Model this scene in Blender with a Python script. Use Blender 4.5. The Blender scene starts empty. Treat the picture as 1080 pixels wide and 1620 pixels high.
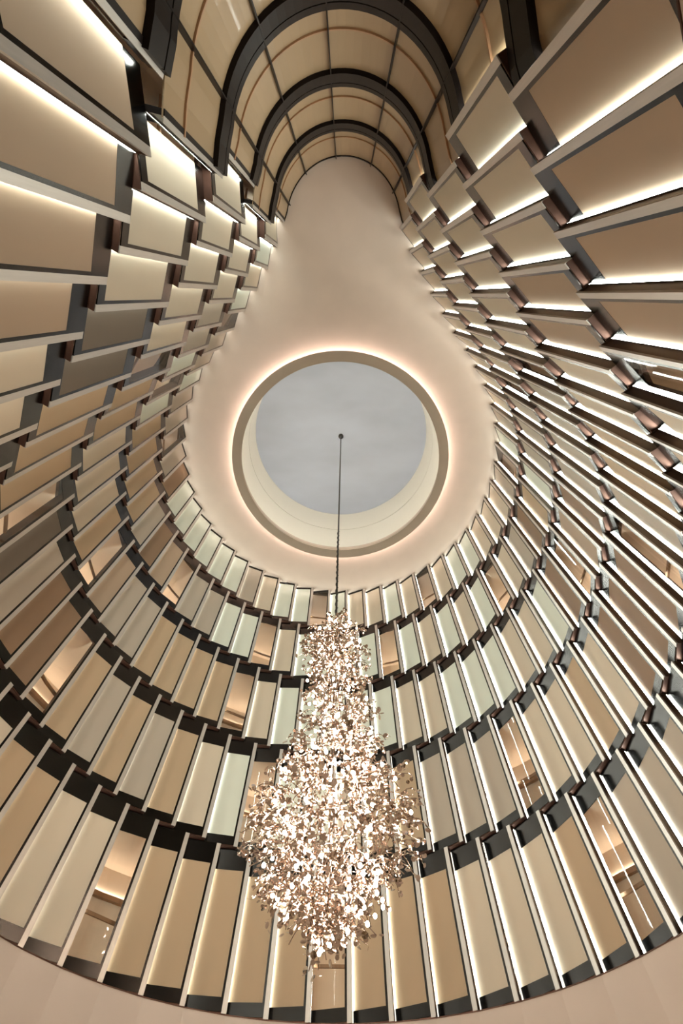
import bpy, bmesh, math, random
from mathutils import Vector, Matrix

# ------------------------------------------------------------------ camera, world, exposure
H = 22.0                       # height of the ceiling above the lens, metres
ZC = 1.6                       # lens above the lobby floor
F_PX, VX, VY = 740.0, 545.0, 466.5     # focal length and zenith in a 1080x1620 frame
CX = 0.0099 * H                # the lens stands a little to the right of the hall's axis
CY = 0.341 * H                 # centre of the round part of the hall
RB = 0.3425 * H                # its radius
LEV = [ZC + h * H for h in (0.2165, 0.3715, 0.5293, 0.6894, 0.8502, 1.0)]
scene = bpy.context.scene
col = scene.collection

Zv = Vector((VX - 540, VY - 810, F_PX)).normalized()
Fv = (Vector((0, 1, 0)) - Zv * Zv.y).normalized()
Rv = Fv.cross(Zv)
cam = bpy.data.cameras.new('camera')
cam.sensor_fit = 'VERTICAL'
cam.sensor_height = 36.0
cam.lens = F_PX / 1620 * 36.0
cam.clip_start = 0.05
cam.clip_end = 200
cam_o = bpy.data.objects.new('camera', cam)
col.objects.link(cam_o)
M = Matrix.Identity(4)
for i, a in enumerate((Rv, Fv, Zv)):
    M[i][0], M[i][1], M[i][2] = a.x, -a.y, -a.z
M.translation = (CX, 0, ZC)
cam_o.matrix_world = M
scene.camera = cam_o

world = bpy.data.worlds.new('world')
scene.world = world
world.use_nodes = True
world.node_tree.nodes['Background'].inputs[0].default_value = (0.9, 0.75, 0.6, 1)
world.node_tree.nodes['Background'].inputs[1].default_value = 0.02
vs = scene.view_settings
vs.view_transform = 'Standard'
vs.look = 'None'
vs.gamma = 1.0
vs.use_curve_mapping = False
vs.exposure = -0.72
LED = 86.0          # panel light strips
COVE = 75.0         # ring cove
DOMELED = 3.0       # dome edge cove
CORR = 44.0          # added corridor strips, out of sight on the wall ledges
BULB = 380.0        # chandelier bulbs
DRUMLED = 170.0      # up-lights on the ring inside the drum

random.seed(7)

# ------------------------------------------------------------------ materials
def mat(name, base, rough=0.6, metal=0.0, emis=None, strength=0.0, coat=0.0, spec=0.5):
    m = bpy.data.materials.new(name)
    m.use_nodes = True
    b = m.node_tree.nodes['Principled BSDF']
    b.inputs['Base Color'].default_value = (*base, 1)
    b.inputs['Roughness'].default_value = rough
    b.inputs['Metallic'].default_value = metal
    b.inputs['Coat Weight'].default_value = coat
    b.inputs['Coat Roughness'].default_value = 0.06
    b.inputs['Specular IOR Level'].default_value = spec
    if emis:
        b.inputs['Emission Color'].default_value = (*emis, 1)
        b.inputs['Emission Strength'].default_value = strength
    return m

def add_noise(m, base, amount=0.08, scale=2.0, detail=4.0, stretch=(1, 1, 1), bump=0.0):
    nt = m.node_tree
    b = nt.nodes['Principled BSDF']
    tc = nt.nodes.new('ShaderNodeTexCoord')
    mp = nt.nodes.new('ShaderNodeMapping')
    mp.inputs['Scale'].default_value = stretch
    n = nt.nodes.new('ShaderNodeTexNoise')
    n.inputs['Scale'].default_value = scale
    n.inputs['Detail'].default_value = detail
    r = nt.nodes.new('ShaderNodeValToRGB')
    r.color_ramp.elements[0].position = 0.3
    r.color_ramp.elements[1].position = 0.7
    r.color_ramp.elements[0].color = (*[c * (1 - amount) for c in base], 1)
    r.color_ramp.elements[1].color = (*[min(1, c * (1 + amount)) for c in base], 1)
    nt.links.new(tc.outputs['Object'], mp.inputs['Vector'])
    nt.links.new(mp.outputs[0], n.inputs['Vector'])
    nt.links.new(n.outputs['Fac'], r.inputs[0])
    nt.links.new(r.outputs[0], b.inputs['Base Color'])
    if bump:
        bp = nt.nodes.new('ShaderNodeBump')
        bp.inputs['Strength'].default_value = bump
        nt.links.new(n.outputs['Fac'], bp.inputs['Height'])
        nt.links.new(bp.outputs[0], b.inputs['Normal'])
    return m

def frosted(name, base, trans=0.45):
    """frosted glass: part of the light is thrown back, part comes through from the corridor"""
    m = add_noise(mat(name, base, 0.6, spec=0.15), base, 0.05, 1.4, 5, (1, 1, 0.35))
    nt = m.node_tree
    b = nt.nodes['Principled BSDF']
    out = nt.nodes['Material Output']
    t = nt.nodes.new('ShaderNodeBsdfTranslucent')
    t.inputs['Color'].default_value = (*base, 1)
    mx = nt.nodes.new('ShaderNodeMixShader')
    mx.inputs[0].default_value = trans
    nt.links.new(b.outputs[0], mx.inputs[1])
    nt.links.new(t.outputs[0], mx.inputs[2])
    nt.links.new(mx.outputs[0], out.inputs['Surface'])
    return m

def clear_glass(name, tint):
    m = bpy.data.materials.new(name)
    m.use_nodes = True
    nt = m.node_tree
    nt.nodes.remove(nt.nodes['Principled BSDF'])
    out = nt.nodes['Material Output']
    tr = nt.nodes.new('ShaderNodeBsdfTransparent')
    tr.inputs['Color'].default_value = (*tint, 1)
    gl = nt.nodes.new('ShaderNodeBsdfGlossy')
    gl.inputs['Roughness'].default_value = 0.02
    fr = nt.nodes.new('ShaderNodeFresnel')
    fr.inputs['IOR'].default_value = 1.5
    mx = nt.nodes.new('ShaderNodeMixShader')
    nt.links.new(fr.outputs[0], mx.inputs[0])
    nt.links.new(tr.outputs[0], mx.inputs[1])
    nt.links.new(gl.outputs[0], mx.inputs[2])
    nt.links.new(mx.outputs[0], out.inputs['Surface'])
    return m

def emitter(name, color, strength):
    m = bpy.data.materials.new(name)
    m.use_nodes = True
    nt = m.node_tree
    nt.nodes.remove(nt.nodes['Principled BSDF'])
    e = nt.nodes.new('ShaderNodeEmission')
    e.inputs['Color'].default_value = (*color, 1)
    e.inputs['Strength'].default_value = strength
    nt.links.new(e.outputs[0], nt.nodes['Material Output'].inputs['Surface'])
    return m

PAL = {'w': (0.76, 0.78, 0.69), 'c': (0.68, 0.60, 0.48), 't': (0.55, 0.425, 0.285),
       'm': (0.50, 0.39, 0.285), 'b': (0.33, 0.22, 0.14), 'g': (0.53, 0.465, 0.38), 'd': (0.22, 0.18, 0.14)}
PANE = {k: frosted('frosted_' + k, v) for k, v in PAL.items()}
M_CLEAR = clear_glass('clear_glass', (0.94, 0.97, 0.95))
M_BORDER = mat('black_glass_border', (0.030, 0.027, 0.025), 0.2, 1.0)
M_LIP = add_noise(mat('brushed_lip', (0.46, 0.42, 0.38), 0.38, 0.55), (0.46, 0.42, 0.38), 0.06, 6, 4, (4, 4, 0.3))
M_BRONZE = mat('dark_bronze', (0.085, 0.052, 0.036), 0.5, 0.1, spec=0.25)
M_COPPER = add_noise(mat('copper_soffit', (0.075, 0.034, 0.022), 0.4, 0.6), (0.075, 0.034, 0.022), 0.15, 5)
M_LED = emitter('led_white', (0.95, 1.0, 0.91), LED)
M_COVE = emitter('cove_warm', (1.0, 0.85, 0.78), COVE)
M_DOMELED = emitter('dome_warm', (1.0, 0.86, 0.70), DOMELED)
M_CORR = emitter('corridor_fill', (1.0, 0.86, 0.70), CORR)
M_DRUMLED = emitter('drum_uplight', (1.0, 0.92, 0.80), DRUMLED)
M_BULB = emitter('bulb_filament', (1.0, 0.80, 0.62), BULB)
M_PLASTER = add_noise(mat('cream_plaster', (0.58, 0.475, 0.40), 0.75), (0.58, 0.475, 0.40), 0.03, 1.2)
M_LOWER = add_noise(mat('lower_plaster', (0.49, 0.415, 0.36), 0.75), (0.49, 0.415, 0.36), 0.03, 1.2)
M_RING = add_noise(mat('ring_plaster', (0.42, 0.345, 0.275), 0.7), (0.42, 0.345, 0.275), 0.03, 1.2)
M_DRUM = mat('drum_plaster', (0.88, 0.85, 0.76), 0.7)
M_DOME = add_noise(mat('painted_cloud_dome', (0.455, 0.505, 0.60), 0.8), (0.455, 0.505, 0.60), 0.10, 0.22, 3, (1.0, 2.2, 1))
M_PEACH = add_noise(mat('corridor_plaster', (0.80, 0.64, 0.49), 0.7), (0.80, 0.64, 0.49), 0.04, 1.0)
M_WOOD = add_noise(mat('corridor_wood', (0.30, 0.16, 0.08), 0.5), (0.30, 0.16, 0.08), 0.2, 3, 5, (1, 1, 0.2))
M_FLOOR = add_noise(mat('lobby_stone', (0.42, 0.34, 0.27), 0.3), (0.42, 0.34, 0.27), 0.15, 0.6)
M_BLACK = mat('black_steel', (0.010, 0.007, 0.006), 0.4, 0.0, spec=0.08)
M_AMBER = add_noise(mat('amber_glass', (0.29, 0.20, 0.115), 0.4, coat=0.25, spec=0.25), (0.29, 0.20, 0.115), 0.05, 0.5)
M_CHROME = mat('polished_silver', (0.70, 0.61, 0.55), 0.12, 1.0)
M_CABLE = mat('black_cable', (0.02, 0.018, 0.016), 0.5)

# ------------------------------------------------------------------ helpers
def mesh_obj(name, verts, faces, mats, parent=None, idx=None, smooth=False):
    me = bpy.data.meshes.new(name)
    me.from_pydata([tuple(v) for v in verts], [], faces)
    for m in (mats if isinstance(mats, (list, tuple)) else [mats]):
        me.materials.append(m)
    if idx:
        me.polygons.foreach_set('material_index', idx)
    if smooth:
        me.polygons.foreach_set('use_smooth', [True] * len(me.polygons))
    me.update()
    return link(name, me, parent)

def link(name, me, parent=None):
    o = bpy.data.objects.new(name, me)
    col.objects.link(o)
    if parent:
        o.parent = parent
    return o

class MB:
    def __init__(s):
        s.v, s.f, s.i = [], [], []
    def prism(s, poly, z0, z1, mi=0):
        n, b = len(poly), len(s.v)
        s.v += [(x, y, z0) for x, y in poly] + [(x, y, z1) for x, y in poly]
        fs = [tuple(range(b + n - 1, b - 1, -1)), tuple(range(b + n, b + 2 * n))]
        fs += [(b + k, b + (k + 1) % n, b + n + (k + 1) % n, b + n + k) for k in range(n)]
        s.f += fs
        s.i += [mi] * len(fs)
    def box(s, x0, x1, y0, y1, z0, z1, mi=0):
        s.prism([(x0, y0), (x1, y0), (x1, y1), (x0, y1)], z0, z1, mi)
    def sweep(s, path, prof, closed=False, mi=0):
        """path: list of (x, y, outward nx, ny); prof: closed list of (offset, z)"""
        n, b, k = len(path), len(s.v), len(prof)
        for x, y, nx, ny in path:
            s.v += [(x + nx * o, y + ny * o, z) for o, z in prof]
        for i in range(n if closed else n - 1):
            a, c = b + i * k, b + ((i + 1) % n) * k
            for j in range(k):
                s.f.append((a + j, c + j, c + (j + 1) % k, a + (j + 1) % k))
                s.i.append(mi)
        if not closed:
            s.f += [tuple(b + j for j in range(k)), tuple(b + (n - 1) * k + j for j in range(k - 1, -1, -1))]
            s.i += [mi, mi]
    def tube(s, pts, r, seg=6, mi=0):
        b = len(s.v)
        for i, p in enumerate(pts):
            d = (pts[min(i + 1, len(pts) - 1)] - pts[max(i - 1, 0)]).normalized()
            u = d.orthogonal().normalized()
            w = d.cross(u)
            rr = r[i] if isinstance(r, (list, tuple)) else r
            for k in range(seg):
                a = 2 * math.pi * k / seg
                s.v.append(tuple(p + (u * math.cos(a) + w * math.sin(a)) * rr))
        for i in range(len(pts) - 1):
            for k in range(seg):
                s.f.append((b + i * seg + k, b + i * seg + (k + 1) % seg, b + (i + 1) * seg + (k + 1) % seg, b + (i + 1) * seg + k))
                s.i.append(mi)
    def mesh(s, name, mats, smooth=False, fix=True):
        me = bpy.data.meshes.new(name)
        me.from_pydata(s.v, [], s.f)
        for m in (mats if isinstance(mats, (list, tuple)) else [mats]):
            me.materials.append(m)
        me.polygons.foreach_set('material_index', s.i)
        if smooth:
            me.polygons.foreach_set('use_smooth', [True] * len(me.polygons))
        me.validate()
        if fix:
            bm_ = bmesh.new()
            bm_.from_mesh(me)
            bmesh.ops.recalc_face_normals(bm_, faces=bm_.faces)
            bm_.to_mesh(me)
            bm_.free()
        me.update()
        return me
    def build(s, name, mats, parent=None, smooth=False):
        return link(name, s.mesh(name, mats, smooth), parent)

def tag(o, label=None, cat=None, kind=None, group=None):
    for k, v in (('label', label), ('category', cat), ('kind', kind), ('group', group)):
        if v:
            o[k] = v
    return o

# ------------------------------------------------------------------ plan of the hall (proud panel edges)
def S(p):
    return Vector((p[0] * H, p[1] * H))
def circ(deg, r=RB):
    return Vector((r * math.cos(math.radians(deg)), CY + r * math.sin(math.radians(deg))))
STEP = 7.28
LEFT_ODD = [(-.1035, -.1240), (-.115, -.081), (-.1362, -.0442), (-.160, -.007), (-.186, .029), (-.2115, .063), (-.239, .0975)]
RIGHT_ODD = [(.2535, .1036), (.2247, .0705), (.1996, .0355), (.175, -.0008), (.152, -.038), (.130, -.074), (.1105, -.1115)]
LEFT_EVEN = [(-.112, -.103), (-.1245, -.0633), (-.1476, -.0266), (-.173, .011), (-.199, .0465), (-.2255, .081), (-.254, .1142)]
RIGHT_EVEN = [(.239, .087), (.2122, .053), (.187, .0174), (.164, -.0195), (.141, -.0558), (.1199, -.0932), (.101, -.1306)]
B_ODD = [S(p) for p in LEFT_ODD] + [circ(218.1 - STEP * m) for m in range(36)] + [S(p) for p in RIGHT_ODD]
B_EVEN = [S(p) for p in LEFT_EVEN] + [circ(214.4 - STEP * m) for m in range(36)] + [S(p) for p in RIGHT_EVEN]
NP = len(B_ODD) - 1
G = 0.0112 * H                 # how far a leading edge stands proud of the next pane
LIP = 0.115

def normals(pts):
    out = []
    for i, p in enumerate(pts):
        t = (pts[min(i + 1, len(pts) - 1)] - pts[max(i - 1, 0)]).normalized()
        out.append(Vector((-t.y, t.x)))    # inward (the walk goes left, far, right): checked below
    return out
N_ODD, N_EVEN = normals(B_ODD), normals(B_EVEN)
if (Vector((0, CY)) - B_ODD[20]).dot(N_ODD[20]) < 0:
    N_ODD = [-n for n in N_ODD]
    N_EVEN = [-n for n in N_EVEN]
PATH = [(p.x, p.y, -n.x, -n.y) for p, n in zip(B_ODD, N_ODD)]     # with outward normals

def part_path(a, b):
    return PATH[a:b + 1]

# ------------------------------------------------------------------ large structure
o = mesh_obj('floor', [(-20, -12, 0), (20, -12, 0), (20, 24, 0), (-20, 24, 0)], [(0, 1, 2, 3)], M_FLOOR)
tag(o, 'polished beige stone lobby floor below the tall hall', 'floor', 'structure')

def disc_ring(name, r0, r1, z0, z1, m, seg=96, parent=None, smooth=False):
    mb = MB()
    path = [(0, CY, math.cos(2 * math.pi * k / seg), math.sin(2 * math.pi * k / seg)) for k in range(seg)]
    mb.sweep(path, [(r0, z0), (r1, z0), (r1, z1), (r0, z1)], True)
    return mb.build(name, m, parent, smooth)

RD = 0.224 * H                 # drum radius
ceil = disc_ring('ceiling', RD, 0.66 * H, LEV[5], LEV[5] + 0.25, M_PLASTER)
tag(ceil, 'smooth cream plaster ceiling with the round opening in it', 'ceiling', 'structure')

# lower plaster wall under the panels
mb = MB()
mb.sweep(PATH, [(0.0, 0.0), (0.30, 0.0), (0.30, LEV[0] - 0.03), (0.0, LEV[0] - 0.03)])
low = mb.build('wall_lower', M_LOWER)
tag(low, 'plain curved cream plaster wall below the lowest panels', 'wall', 'structure')
mb = MB()
mb.sweep(PATH, [(-0.012, LEV[0] - 0.03), (0.30, LEV[0] - 0.03), (0.30, LEV[0] - 0.012), (-0.012, LEV[0] - 0.012)])
mb.build('copper_trim', M_COPPER, low)

# corridors behind the panels
for i in range(5):
    mb = MB()
    mb.sweep(PATH, [(0.42, LEV[i] - 0.22), (2.7, LEV[i] - 0.22), (2.7, LEV[i]), (0.42, LEV[i])])
    fl = mb.build('corridor_floor', M_PEACH)
    tag(fl, ['lowest', 'second', 'third', 'fourth', 'topmost'][i] + ' gallery slab seen through the clear panes', 'floor', 'structure')
    mb = MB()
    mb.sweep(PATH, [(2.6, LEV[i]), (2.7, LEV[i]), (2.7, LEV[i + 1] - 0.22 * (i < 4)), (2.6, LEV[i + 1] - 0.22 * (i < 4))])
    wl = mb.build('corridor_wall', M_PEACH)
    tag(wl, ['lowest', 'second', 'third', 'fourth', 'topmost'][i] + ' peach gallery wall behind the clear panes', 'wall', 'structure')
    mb = MB()
    for z, d in ((0.0, 0.04), (2.45, 0.12)):
        mb.sweep(PATH, [(2.6 - d, LEV[i] + z), (2.6, LEV[i] + z), (2.6, LEV[i] + z + 0.12), (2.6 - d, LEV[i] + z + 0.12)])
    mb.build('wood_trim', M_WOOD, wl)
    mb = MB()
    zt = LEV[i + 1] - 0.22 * (i < 4)
    mb.sweep(PATH, [(2.56, LEV[i] + 2.575), (2.595, LEV[i] + 2.575), (2.595, LEV[i] + 2.60), (2.56, LEV[i] + 2.60)])
    mb.build('ledge_fill_light', M_CORR, wl)  # added strip hidden on the wood ledge, lights the gallery and backs the panes
    mb = MB()
    mb.sweep(PATH, [(0.33, LEV[i] + 1.08), (0.38, LEV[i] + 1.08), (0.38, LEV[i] + 1.15), (0.33, LEV[i] + 1.15)])
    mb.build('handrail', M_WOOD, fl)

# ------------------------------------------------------------------ panel walls
walls = {}
for side, a, b, lab in (('left', 0, 13, 'left hand wall of overlapping frosted glass panels with light strips'),
                        ('back', 13, 36, 'far curved wall of overlapping frosted glass panels behind the chandelier'),
                        ('right', 36, NP, 'right hand wall of overlapping frosted glass panels with bright strips')):
    mb = MB()
    for z in LEV[:5]:
        mb.sweep(part_path(a, b), [(0.34, z - 0.24), (0.42, z - 0.24), (0.42, z + 0.10), (0.34, z + 0.10)])
    mb.sweep(part_path(a, b), [(0.34, LEV[5] - 0.10), (0.42, LEV[5] - 0.10), (0.42, LEV[5]), (0.34, LEV[5])])
    walls[side] = tag(mb.build('wall_' + side, M_BRONZE), lab, 'wall', 'structure')

W0 = 0.988
def led_geo(b, f, z0, z1):
    """light strip: dark channel behind, lit on the slanted face towards the next pane"""
    q = [f(0.001, -0.240), f(0.021, -0.200), f(0.001, -0.200)]
    n = len(b.v)
    b.v += [(x, y, z0) for x, y in q] + [(x, y, z1) for x, y in q]
    b.f += [(n, n + 1, n + 4, n + 3), (n + 1, n + 2, n + 5, n + 4), (n + 2, n, n + 3, n + 5), (n + 2, n + 1, n), (n + 3, n + 4, n + 5)]
    b.i += [1, 0, 0, 0, 0]
def make_meshes(row):
    h = LEV[row + 1] - LEV[row] - 0.03
    top = 0.53 if row < 4 else 0.16
    bot = 0.27
    xr = W0 - LIP              # pane ends, lip begins
    xret = W0 - 0.061
    d = {}
    b = MB()                   # box: return, top plate, copper soffit
    b.box(xret - 0.02, xret, -0.34, -0.012, 0.03, h)
    plan = [(0, -0.02), (xr, -0.02), (W0 - 0.004, -0.02), (xret, -0.30), (0.0, -0.16)]
    b.prism(plan, h - 0.02, h)
    b.prism(plan, 0.0, 0.03, 1)
    b.prism([(0.0, -0.16), (xret, -0.30), (xret - 0.1, -0.44), (0.0, -0.26)], 0.0, 0.03, 1)
    d['panel'] = b.mesh('panel', [M_BRONZE, M_COPPER])
    b = MB()
    b.box(0.0, xr - 0.055, -0.016, 0.0, bot, h - top)
    d['pane'] = b.mesh('frosted_glass', PANE['c'])
    b = MB()
    b.box(0.0, xr, -0.018, 0.003, 0.03, bot)
    b.box(0.0, xr, -0.018, 0.003, h - top, h)
    b.box(xr - 0.055, xr, -0.018, 0.003, bot, h - top)
    d['border'] = b.mesh('border', M_BORDER)
    b = MB()
    b.prism([(xr, 0.004), (xr, -0.012), (W0 - 0.012, -0.012), (W0 - 0.012, -0.03), (W0, -0.03), (W0, 0.004)], 0.0, h)
    d['lip'] = b.mesh('edge_lip', M_LIP)
    b = MB()
    led_geo(b, lambda x, y: (xret + x, y), 0.03, h - 0.03)
    d['led'] = b.mesh('light_strip', [M_BRONZE, M_LED])
    b = MB()                   # a clear pane is one sheet
    b.v += [(0.0, 0, bot), (xr - 0.055, 0, bot), (xr - 0.055, 0, h - top), (0.0, 0, h - top)]
    b.f.append((0, 3, 2, 1))
    b.i.append(0)
    d['clear'] = b.mesh('clear_glass', M_CLEAR, fix=False)
    for me in d.values():      # local +y above is into the hall; the walk has the hall on its right
        me.transform(Matrix.Scale(-1, 4, (0, 1, 0)))
        me.flip_normals()
    return d
MESH = [make_meshes(r) for r in range(5)]

# colour of each pane, walking left, far, right (o = clear glass)
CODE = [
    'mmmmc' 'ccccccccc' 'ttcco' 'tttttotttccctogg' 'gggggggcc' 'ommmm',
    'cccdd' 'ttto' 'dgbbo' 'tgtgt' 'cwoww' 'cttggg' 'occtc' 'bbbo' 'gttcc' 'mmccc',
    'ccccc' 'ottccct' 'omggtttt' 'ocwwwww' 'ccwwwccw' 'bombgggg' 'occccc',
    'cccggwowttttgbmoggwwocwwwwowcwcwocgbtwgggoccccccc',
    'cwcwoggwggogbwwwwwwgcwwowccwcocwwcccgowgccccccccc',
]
assert all(len(c) == NP for c in CODE), [len(c) for c in CODE]
PANEMESH = {}
def pane_mesh(row, c):
    if (row, c) not in PANEMESH:
        me = MESH[row]['clear' if c == 'o' else 'pane'].copy()
        if c != 'o':
            me.materials.clear()
            me.materials.append(PANE[c])
        PANEMESH[row, c] = me
    return PANEMESH[row, c]

for row in range(5):
    B, N = (B_ODD, N_ODD) if row % 2 == 0 else (B_EVEN, N_EVEN)
    for j in range(NP):
        wall = walls['left' if j < 13 else 'back' if j < 36 else 'right']
        tr = B[j] - N[j] * G
        ld = B[j + 1]
        e = ld - tr
        p = link('panel', MESH[row]['panel'], wall)
        p.location = (tr.x, tr.y, LEV[row])
        p.rotation_euler = (0, 0, math.atan2(e.y, e.x))
        p.scale = (e.length / W0, 1, 1)
        c = CODE[row][j]
        g = link('clear_glass' if c == 'o' else 'frosted_glass', pane_mesh(row, c), p)
        link('border', MESH[row]['border'], p)
        link('edge_lip', MESH[row]['lip'], p)
        if row == 4 and j in (21, 27):          # small dark lens on the top border
            b = MB()
            zt_ = LEV[5] - LEV[4] - 0.11
            b.tube([Vector((0.42, -0.004, zt_)), Vector((0.42, -0.03, zt_)), Vector((0.42, -0.045, zt_))], [0.085, 0.075, 0.02], 14)
            b.build('sensor_lens', M_CABLE, p)
        link('light_strip', MESH[row]['led'], p)

# ------------------------------------------------------------------ glazed bay at the narrow end
CB = Vector((0.0073 * H, -0.1155 * H))
RN = 0.1045 * H
def bay_at(deg):
    a = math.radians(deg)
    n = Vector((math.cos(a), math.sin(a)))
    p = CB + n * RN
    return (p.x, p.y, n.x, n.y)
def bay_path(row, d0=None, d1=None, n=40):
    """glass line of one storey; row parity decides where the panels take over"""
    odd = row % 2 == 0
    pts = []
    a0, a1 = d0, d1
    if d0 is None:
        pts += [S((-.1008, -.1225))] if odd else [S((-.1045, -.1018)), S((-.1005, -.1200))]
        a0 = 192
    if d1 is None:
        a1 = 345 if odd else 338
    k = max(4, int(n * (a1 - a0) / 170))
    pts += [Vector(bay_at(a0 + (a1 - a0) * i / k)[:2]) for i in range(k + 1)]
    if d1 is None:
        pts += [S((.1145, -.1240)), S((.1178, -.1175))] if odd else [S((.1082, -.1435)), S((.1105, -.1380))]
    return [(p.x, p.y, -m.x, -m.y) for p, m in zip(pts, [v if v.dot(S((0, -.1)) - p2) > 0 else -v for v, p2 in zip(normals(pts), pts)])]
MULL = [198.2, 230.0, 263.0, 298.4, 331.0]
mb = MB()
mb.sweep([bay_at(185 + 4 * i) for i in range(43)], [(0.9, 0), (1.0, 0), (1.0, LEV[5]), (0.9, LEV[5])])
front = mb.build('wall_front', M_PEACH)
tag(front, 'narrow rounded bay of amber glass with black floor bands', 'wall', 'structure')
for i in range(6):
    row = max(0, i - 1) if i else 0
    z = LEV[i]
    mb = MB()
    pth = bay_path(row)
    if i < 5:
        z0, z1, zg = z - 0.80, z - 0.01, z - 0.26
        mb.sweep(pth, [(-0.10, z0), (0.2, z0), (0.2, zg - 0.02), (-0.10, zg - 0.02)])
        mb.sweep(pth, [(-0.06, zg - 0.02), (0.2, zg - 0.02), (0.2, zg + 0.02), (-0.06, zg + 0.02)])
        mb.sweep(pth, [(-0.10, zg + 0.02), (0.2, zg + 0.02), (0.2, z1), (-0.10, z1)])
    else:
        mb.sweep(pth, [(-0.03, z - 0.10), (0.2, z - 0.10), (0.2, z), (-0.03, z)])
    mb.build('floor_band', M_BLACK, front)
edges = [None] + MULL + [None]
for i in range(6):
    row = max(0, i - 1)
    z0 = 0.0 if i == 0 else LEV[i - 1] - 0.01
    z1 = LEV[i] - (0.80 if i < 5 else 0.10)
    for a, b in zip(edges[:-1], edges[1:]):
        mb = MB()
        mb.sweep(bay_path(row, a, b), [(0.0, z0), (0.02, z0), (0.02, z1), (0.0, z1)])
        mb.build('glass_pane', M_AMBER, front)
    if i:
        mb = MB()
        zr = LEV[i - 1] + 0.88
        mb.sweep(bay_path(row), [(-0.035, zr - 0.025), (0.0, zr - 0.025), (0.0, zr + 0.025), (-0.035, zr + 0.025)])
        mb.build('glazing_rail', M_WOOD, front)
        # end frame on the left, with its own lip and light strip over the first pane
        x, y, nx, ny = bay_path(row)[0]
        t = Vector((ny, -nx))
        if t.y < 0:
            t = -t
        nn = Vector((-nx, -ny))
        q = Vector((x, y))
        zt = LEV[i] - 0.03
        def quad(m, t0, t1, n0, n1, za, zb):
            m.prism([tuple(q + t * a_ + nn * b_) for a_, b_ in ((t0, n0), (t1, n0), (t1, n1), (t0, n1))], za, zb)
        mb = MB()
        quad(mb, -0.10, -0.02, -0.28, 0.02, LEV[i - 1], zt)
        ef = mb.build('end_frame', M_BLACK, front)
        mb = MB()
        quad(mb, -0.02, 0.06, 0.0, 0.016, LEV[i - 1], zt)
        mb.build('edge_lip', M_LIP, ef)
        mb = MB()
        led_geo(mb, lambda a_, b_: tuple(q + t * (a_ - 0.02) + nn * b_), LEV[i - 1] + 0.03, zt - 0.03)
        mb.build('light_strip', [M_BRONZE, M_LED], ef)
for d in MULL:
    x, y, nx, ny = bay_at(d)
    p, n = Vector((x, y)), Vector((nx, ny))
    t = Vector((-n.y, n.x))
    mb = MB()
    q = [p + t * 0.012 - n * 0.108, p - t * 0.012 - n * 0.108, p - t * 0.012 + n * 0.03, p + t * 0.012 + n * 0.03]
    mb.prism([(v.x, v.y) for v in q], 0, LEV[5] - 0.05)
    mb.build('mullion', M_BLACK, front)

# ------------------------------------------------------------------ round opening: ring, drum, dome
ZT = ZC + 1.214 * H
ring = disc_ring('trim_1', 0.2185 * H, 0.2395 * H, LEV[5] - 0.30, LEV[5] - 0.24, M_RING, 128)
tag(ring, 'beige plaster ring hung below the ceiling opening with glowing rim', 'ring', 'structure')
disc_ring('ring_web', 0.2215 * H, 0.224 * H, LEV[5] - 0.24, LEV[5], M_RING, 128, ring)
disc_ring('ring_light', 0.2262 * H, 0.2272 * H, LEV[5] - 0.19, LEV[5] - 0.10, M_COVE, 128, ring)
disc_ring('drum_uplight', 0.2207 * H, 0.2213 * H, LEV[5] - 0.235, LEV[5] - 0.205, M_DRUMLED, 128, ring)
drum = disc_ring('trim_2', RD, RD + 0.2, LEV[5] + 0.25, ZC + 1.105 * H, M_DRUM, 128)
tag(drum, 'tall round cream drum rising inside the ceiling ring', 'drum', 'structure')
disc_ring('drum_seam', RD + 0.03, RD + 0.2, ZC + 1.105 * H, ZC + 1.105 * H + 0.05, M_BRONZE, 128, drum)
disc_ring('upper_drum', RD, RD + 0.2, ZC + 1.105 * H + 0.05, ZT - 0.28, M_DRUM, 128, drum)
disc_ring('dome_light', RD + 0.24, RD + 0.30, ZT - 0.26, ZT - 0.14, M_DOMELED, 128, drum)
seg, rings = 96, 10
vv, ff = [(0, CY, ZT)], []
for i in range(1, rings + 1):
    r = (RD + 0.5) * i / rings
    for k in range(seg):
        a = 2 * math.pi * k / seg
        vv.append((r * math.cos(a), CY + r * math.sin(a), ZT - 0.0 * i))
for k in range(seg):
    ff.append((0, 1 + (k + 1) % seg, 1 + k))
    for i in range(rings - 1):
        a = 1 + i * seg
        ff.append((a + k, a + (k + 1) % seg, a + seg + (k + 1) % seg, a + seg + k))
dome = mesh_obj('ceiling_dome', vv, ff, M_DOME, smooth=True)
tag(dome, 'pale grey clouded disc closing the round opening overhead', 'ceiling', 'structure')

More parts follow.
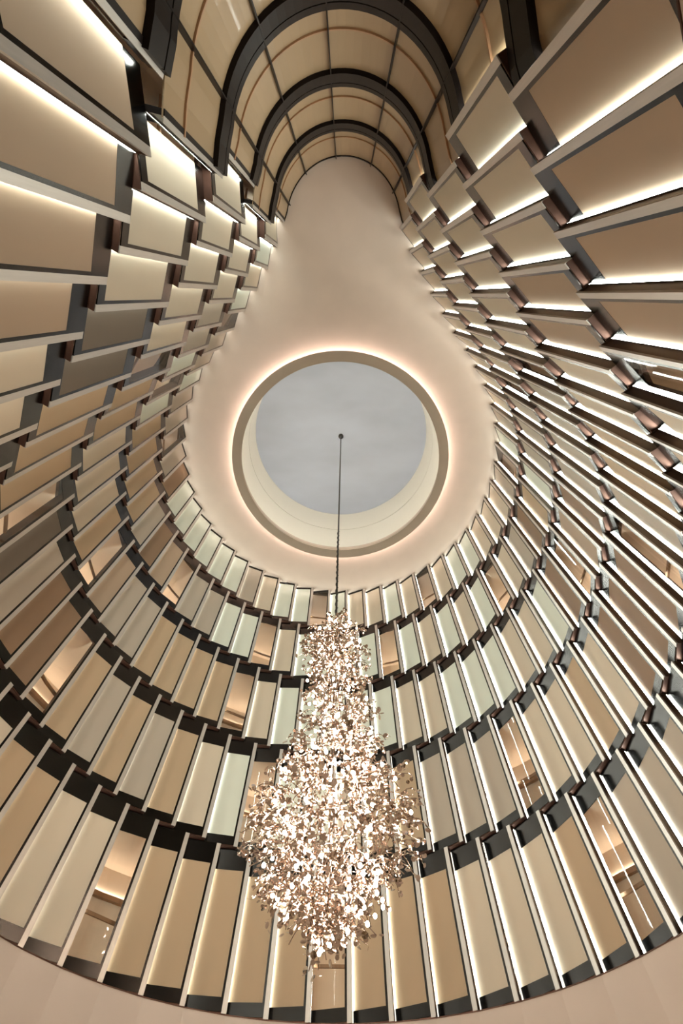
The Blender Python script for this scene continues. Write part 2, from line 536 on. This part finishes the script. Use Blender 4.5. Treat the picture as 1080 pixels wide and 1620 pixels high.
# ------------------------------------------------------------------ chandelier
PROF = [(9.53, .15, .30), (9.17, .04, .62), (8.71, .01, .74), (8.18, 0, .75), (7.61, .04, .70), (7.25, .16, .70), (6.69, .16, .72),
        (6.25, .15, .70), (5.84, .13, .84), (5.53, .11, .92), (5.24, .18, 1.06), (4.97, .13, 1.24), (4.71, .05, 1.36), (4.33, .05, 1.36),
        (4.07, .08, 1.38), (3.78, -.03, 1.15), (3.56, .03, .92), (3.34, .08, .72), (3.18, .10, .56), (3.05, .02, .32), (2.91, -.06, .10)]
def prof(z):
    for (z1, c1, r1), (z0, c0, r0) in zip(PROF, PROF[1:]):
        if z0 <= z <= z1:
            f = (z - z0) / (z1 - z0)
            r = r0 + (r1 - r0) * f
            return c0 + (c1 - c0) * f, max(0.05, r - (0.06 if z > 4.2 else 0.14))
    return 0, 0.1
def sample(shell):
    while True:
        z = random.uniform(2.91, 9.5)
        c, r = prof(z)
        if random.random() < (r / 1.4) ** 1.7 + 0.03:
            a = random.uniform(0, 2 * math.pi)
            q = r * (shell + (1 - shell) * random.random()) ** 0.6
            return Vector((c * 0.6 + q * math.cos(a), CY + q * math.sin(a), ZC + z)), Vector((math.cos(a), math.sin(a), 0))

chand = bpy.data.objects.new('chandelier', None)
col.objects.link(chand)
chand.location = (0, CY, ZC + 2.9)
tag(chand, 'tall silver leaf chandelier of glowing bulbs hanging on a black cable', 'chandelier')
off = Vector((0, CY, ZC + 2.9))
def adopt(o):
    o.parent = chand
    o.location = o.location - off
    return o
mb = MB()
mb.tube([Vector((0, CY, ZC + 9.2)), Vector((0, CY, ZT - 0.02))], 0.028, 8)
pts = []
for i in range(120):                        # wire wound round the lower cable
    a = i * 0.9
    pts.append(Vector((0.034 * math.cos(a), CY + 0.034 * math.sin(a), ZC + 9.2 + i * 0.045)))
mb.tube(pts, 0.012, 5)
adopt(mb.build('cable', M_CABLE))
mb = MB()
mb.tube([Vector((0, CY, ZT - 0.16)), Vector((0, CY, ZT - 0.12)), Vector((0, CY, ZT - 0.01))], [0.05, 0.14, 0.15], 20)
adopt(mb.build('ceiling_canopy', M_CABLE, None, True))
mb = MB()
mb.tube([Vector((0, CY, ZC + 3.3)), Vector((0, CY, ZC + 9.4))], 0.03, 8)
for k in range(14):                         # hoops that carry the sprays
    z = 3.5 + k * 0.43
    c, r = prof(z)
    n = 24
    mb.tube([Vector((c * .6 + r * .55 * math.cos(2 * math.pi * i / n), CY + r * .55 * math.sin(2 * math.pi * i / n), ZC + z)) for i in range(n + 1)], 0.01, 5)
adopt(mb.build('frame', M_CHROME))

def leaf_geo(mb, M4, r):
    b = len(mb.v)
    n = 8
    mb.v.append(tuple(M4 @ Vector((0, 0, 0.07 * r))))
    for k in range(n):
        a = 2 * math.pi * k / n
        mb.v.append(tuple(M4 @ Vector((r * math.cos(a), r * math.sin(a), 0))))
    for k in range(n):
        mb.f.append((b, b + 1 + k, b + 1 + (k + 1) % n))
        mb.i.append(0)
def rand_rot():
    return Matrix.Rotation(random.uniform(0, 6.283), 4, 'Z') @ Matrix.Rotation(random.uniform(0, 3.1416), 4, 'X') @ Matrix.Rotation(random.uniform(0, 6.283), 4, 'Z')
def spray(mb, p, d, leaves):
    """a curling stem that carries disc leaves"""
    u = rand_rot().to_3x3() @ Vector((1, 0, 0))
    pts = [p - d * 0.22]
    for i in range(1, 6):
        t = i / 5
        pts.append(p - d * 0.22 + d * 0.36 * t + u * 0.13 * math.sin(2.6 * t) + Vector((0, 0, 0.10 * math.sin(3.4 * t))))
    mb.tube(pts, 0.008, 4)
    for q in leaves:
        k = random.randint(2, 5)
        c = pts[k] + Vector((random.uniform(-.07, .07), random.uniform(-.07, .07), random.uniform(-.07, .07)))
        q(Matrix.Translation(c) @ rand_rot())
mb = MB()
single = []
def to_stuff(m):
    leaf_geo(mb, m, random.uniform(0.026, 0.050))
for i in range(820):
    p, d = sample(0.25)
    spray(mb, p, (d + Vector((0, 0, random.uniform(-.5, .5)))).normalized(), [to_stuff] * 5)
for i in range(110):
    p, d = sample(0.0)
    while p.z > ZC + 3.75:
        p, d = sample(0.0)
    spray(mb, p, (d + Vector((0, 0, random.uniform(-.8, .2)))).normalized(), [to_stuff] * 4)
for i in range(60):
    p, d = sample(0.97)
    spray(mb, p, (d + Vector((0, 0, random.uniform(-.6, .4)))).normalized(), [single.append] * 5)
st = adopt(mb.build('leaf_sprays', M_CHROME))
st['kind'] = 'stuff'
lm = MB()
leaf_geo(lm, Matrix.Identity(4), 0.048)
lme = lm.mesh('leaf', M_CHROME)
for m in single:
    o = link('leaf', lme)
    o.matrix_world = m
    o.scale = (random.uniform(0.8, 1.15),) * 3
    adopt(o)
bm = bmesh.new()
bmesh.ops.create_icosphere(bm, subdivisions=2, radius=0.025)
bmesh.ops.scale(bm, vec=(1, 1, 1.3), verts=bm.verts)
bme = bpy.data.meshes.new('bulb')
bm.to_mesh(bme)
bm.free()
bme.materials.append(M_BULB)
for i in range(245):
    p, d = sample(0.15)
    while i >= 205 and p.z > ZC + 3.8:          # the tip is as full of bulbs as the body
        p, d = sample(0.15)
    o = link('bulb', bme)
    o.location = p
    adopt(o)
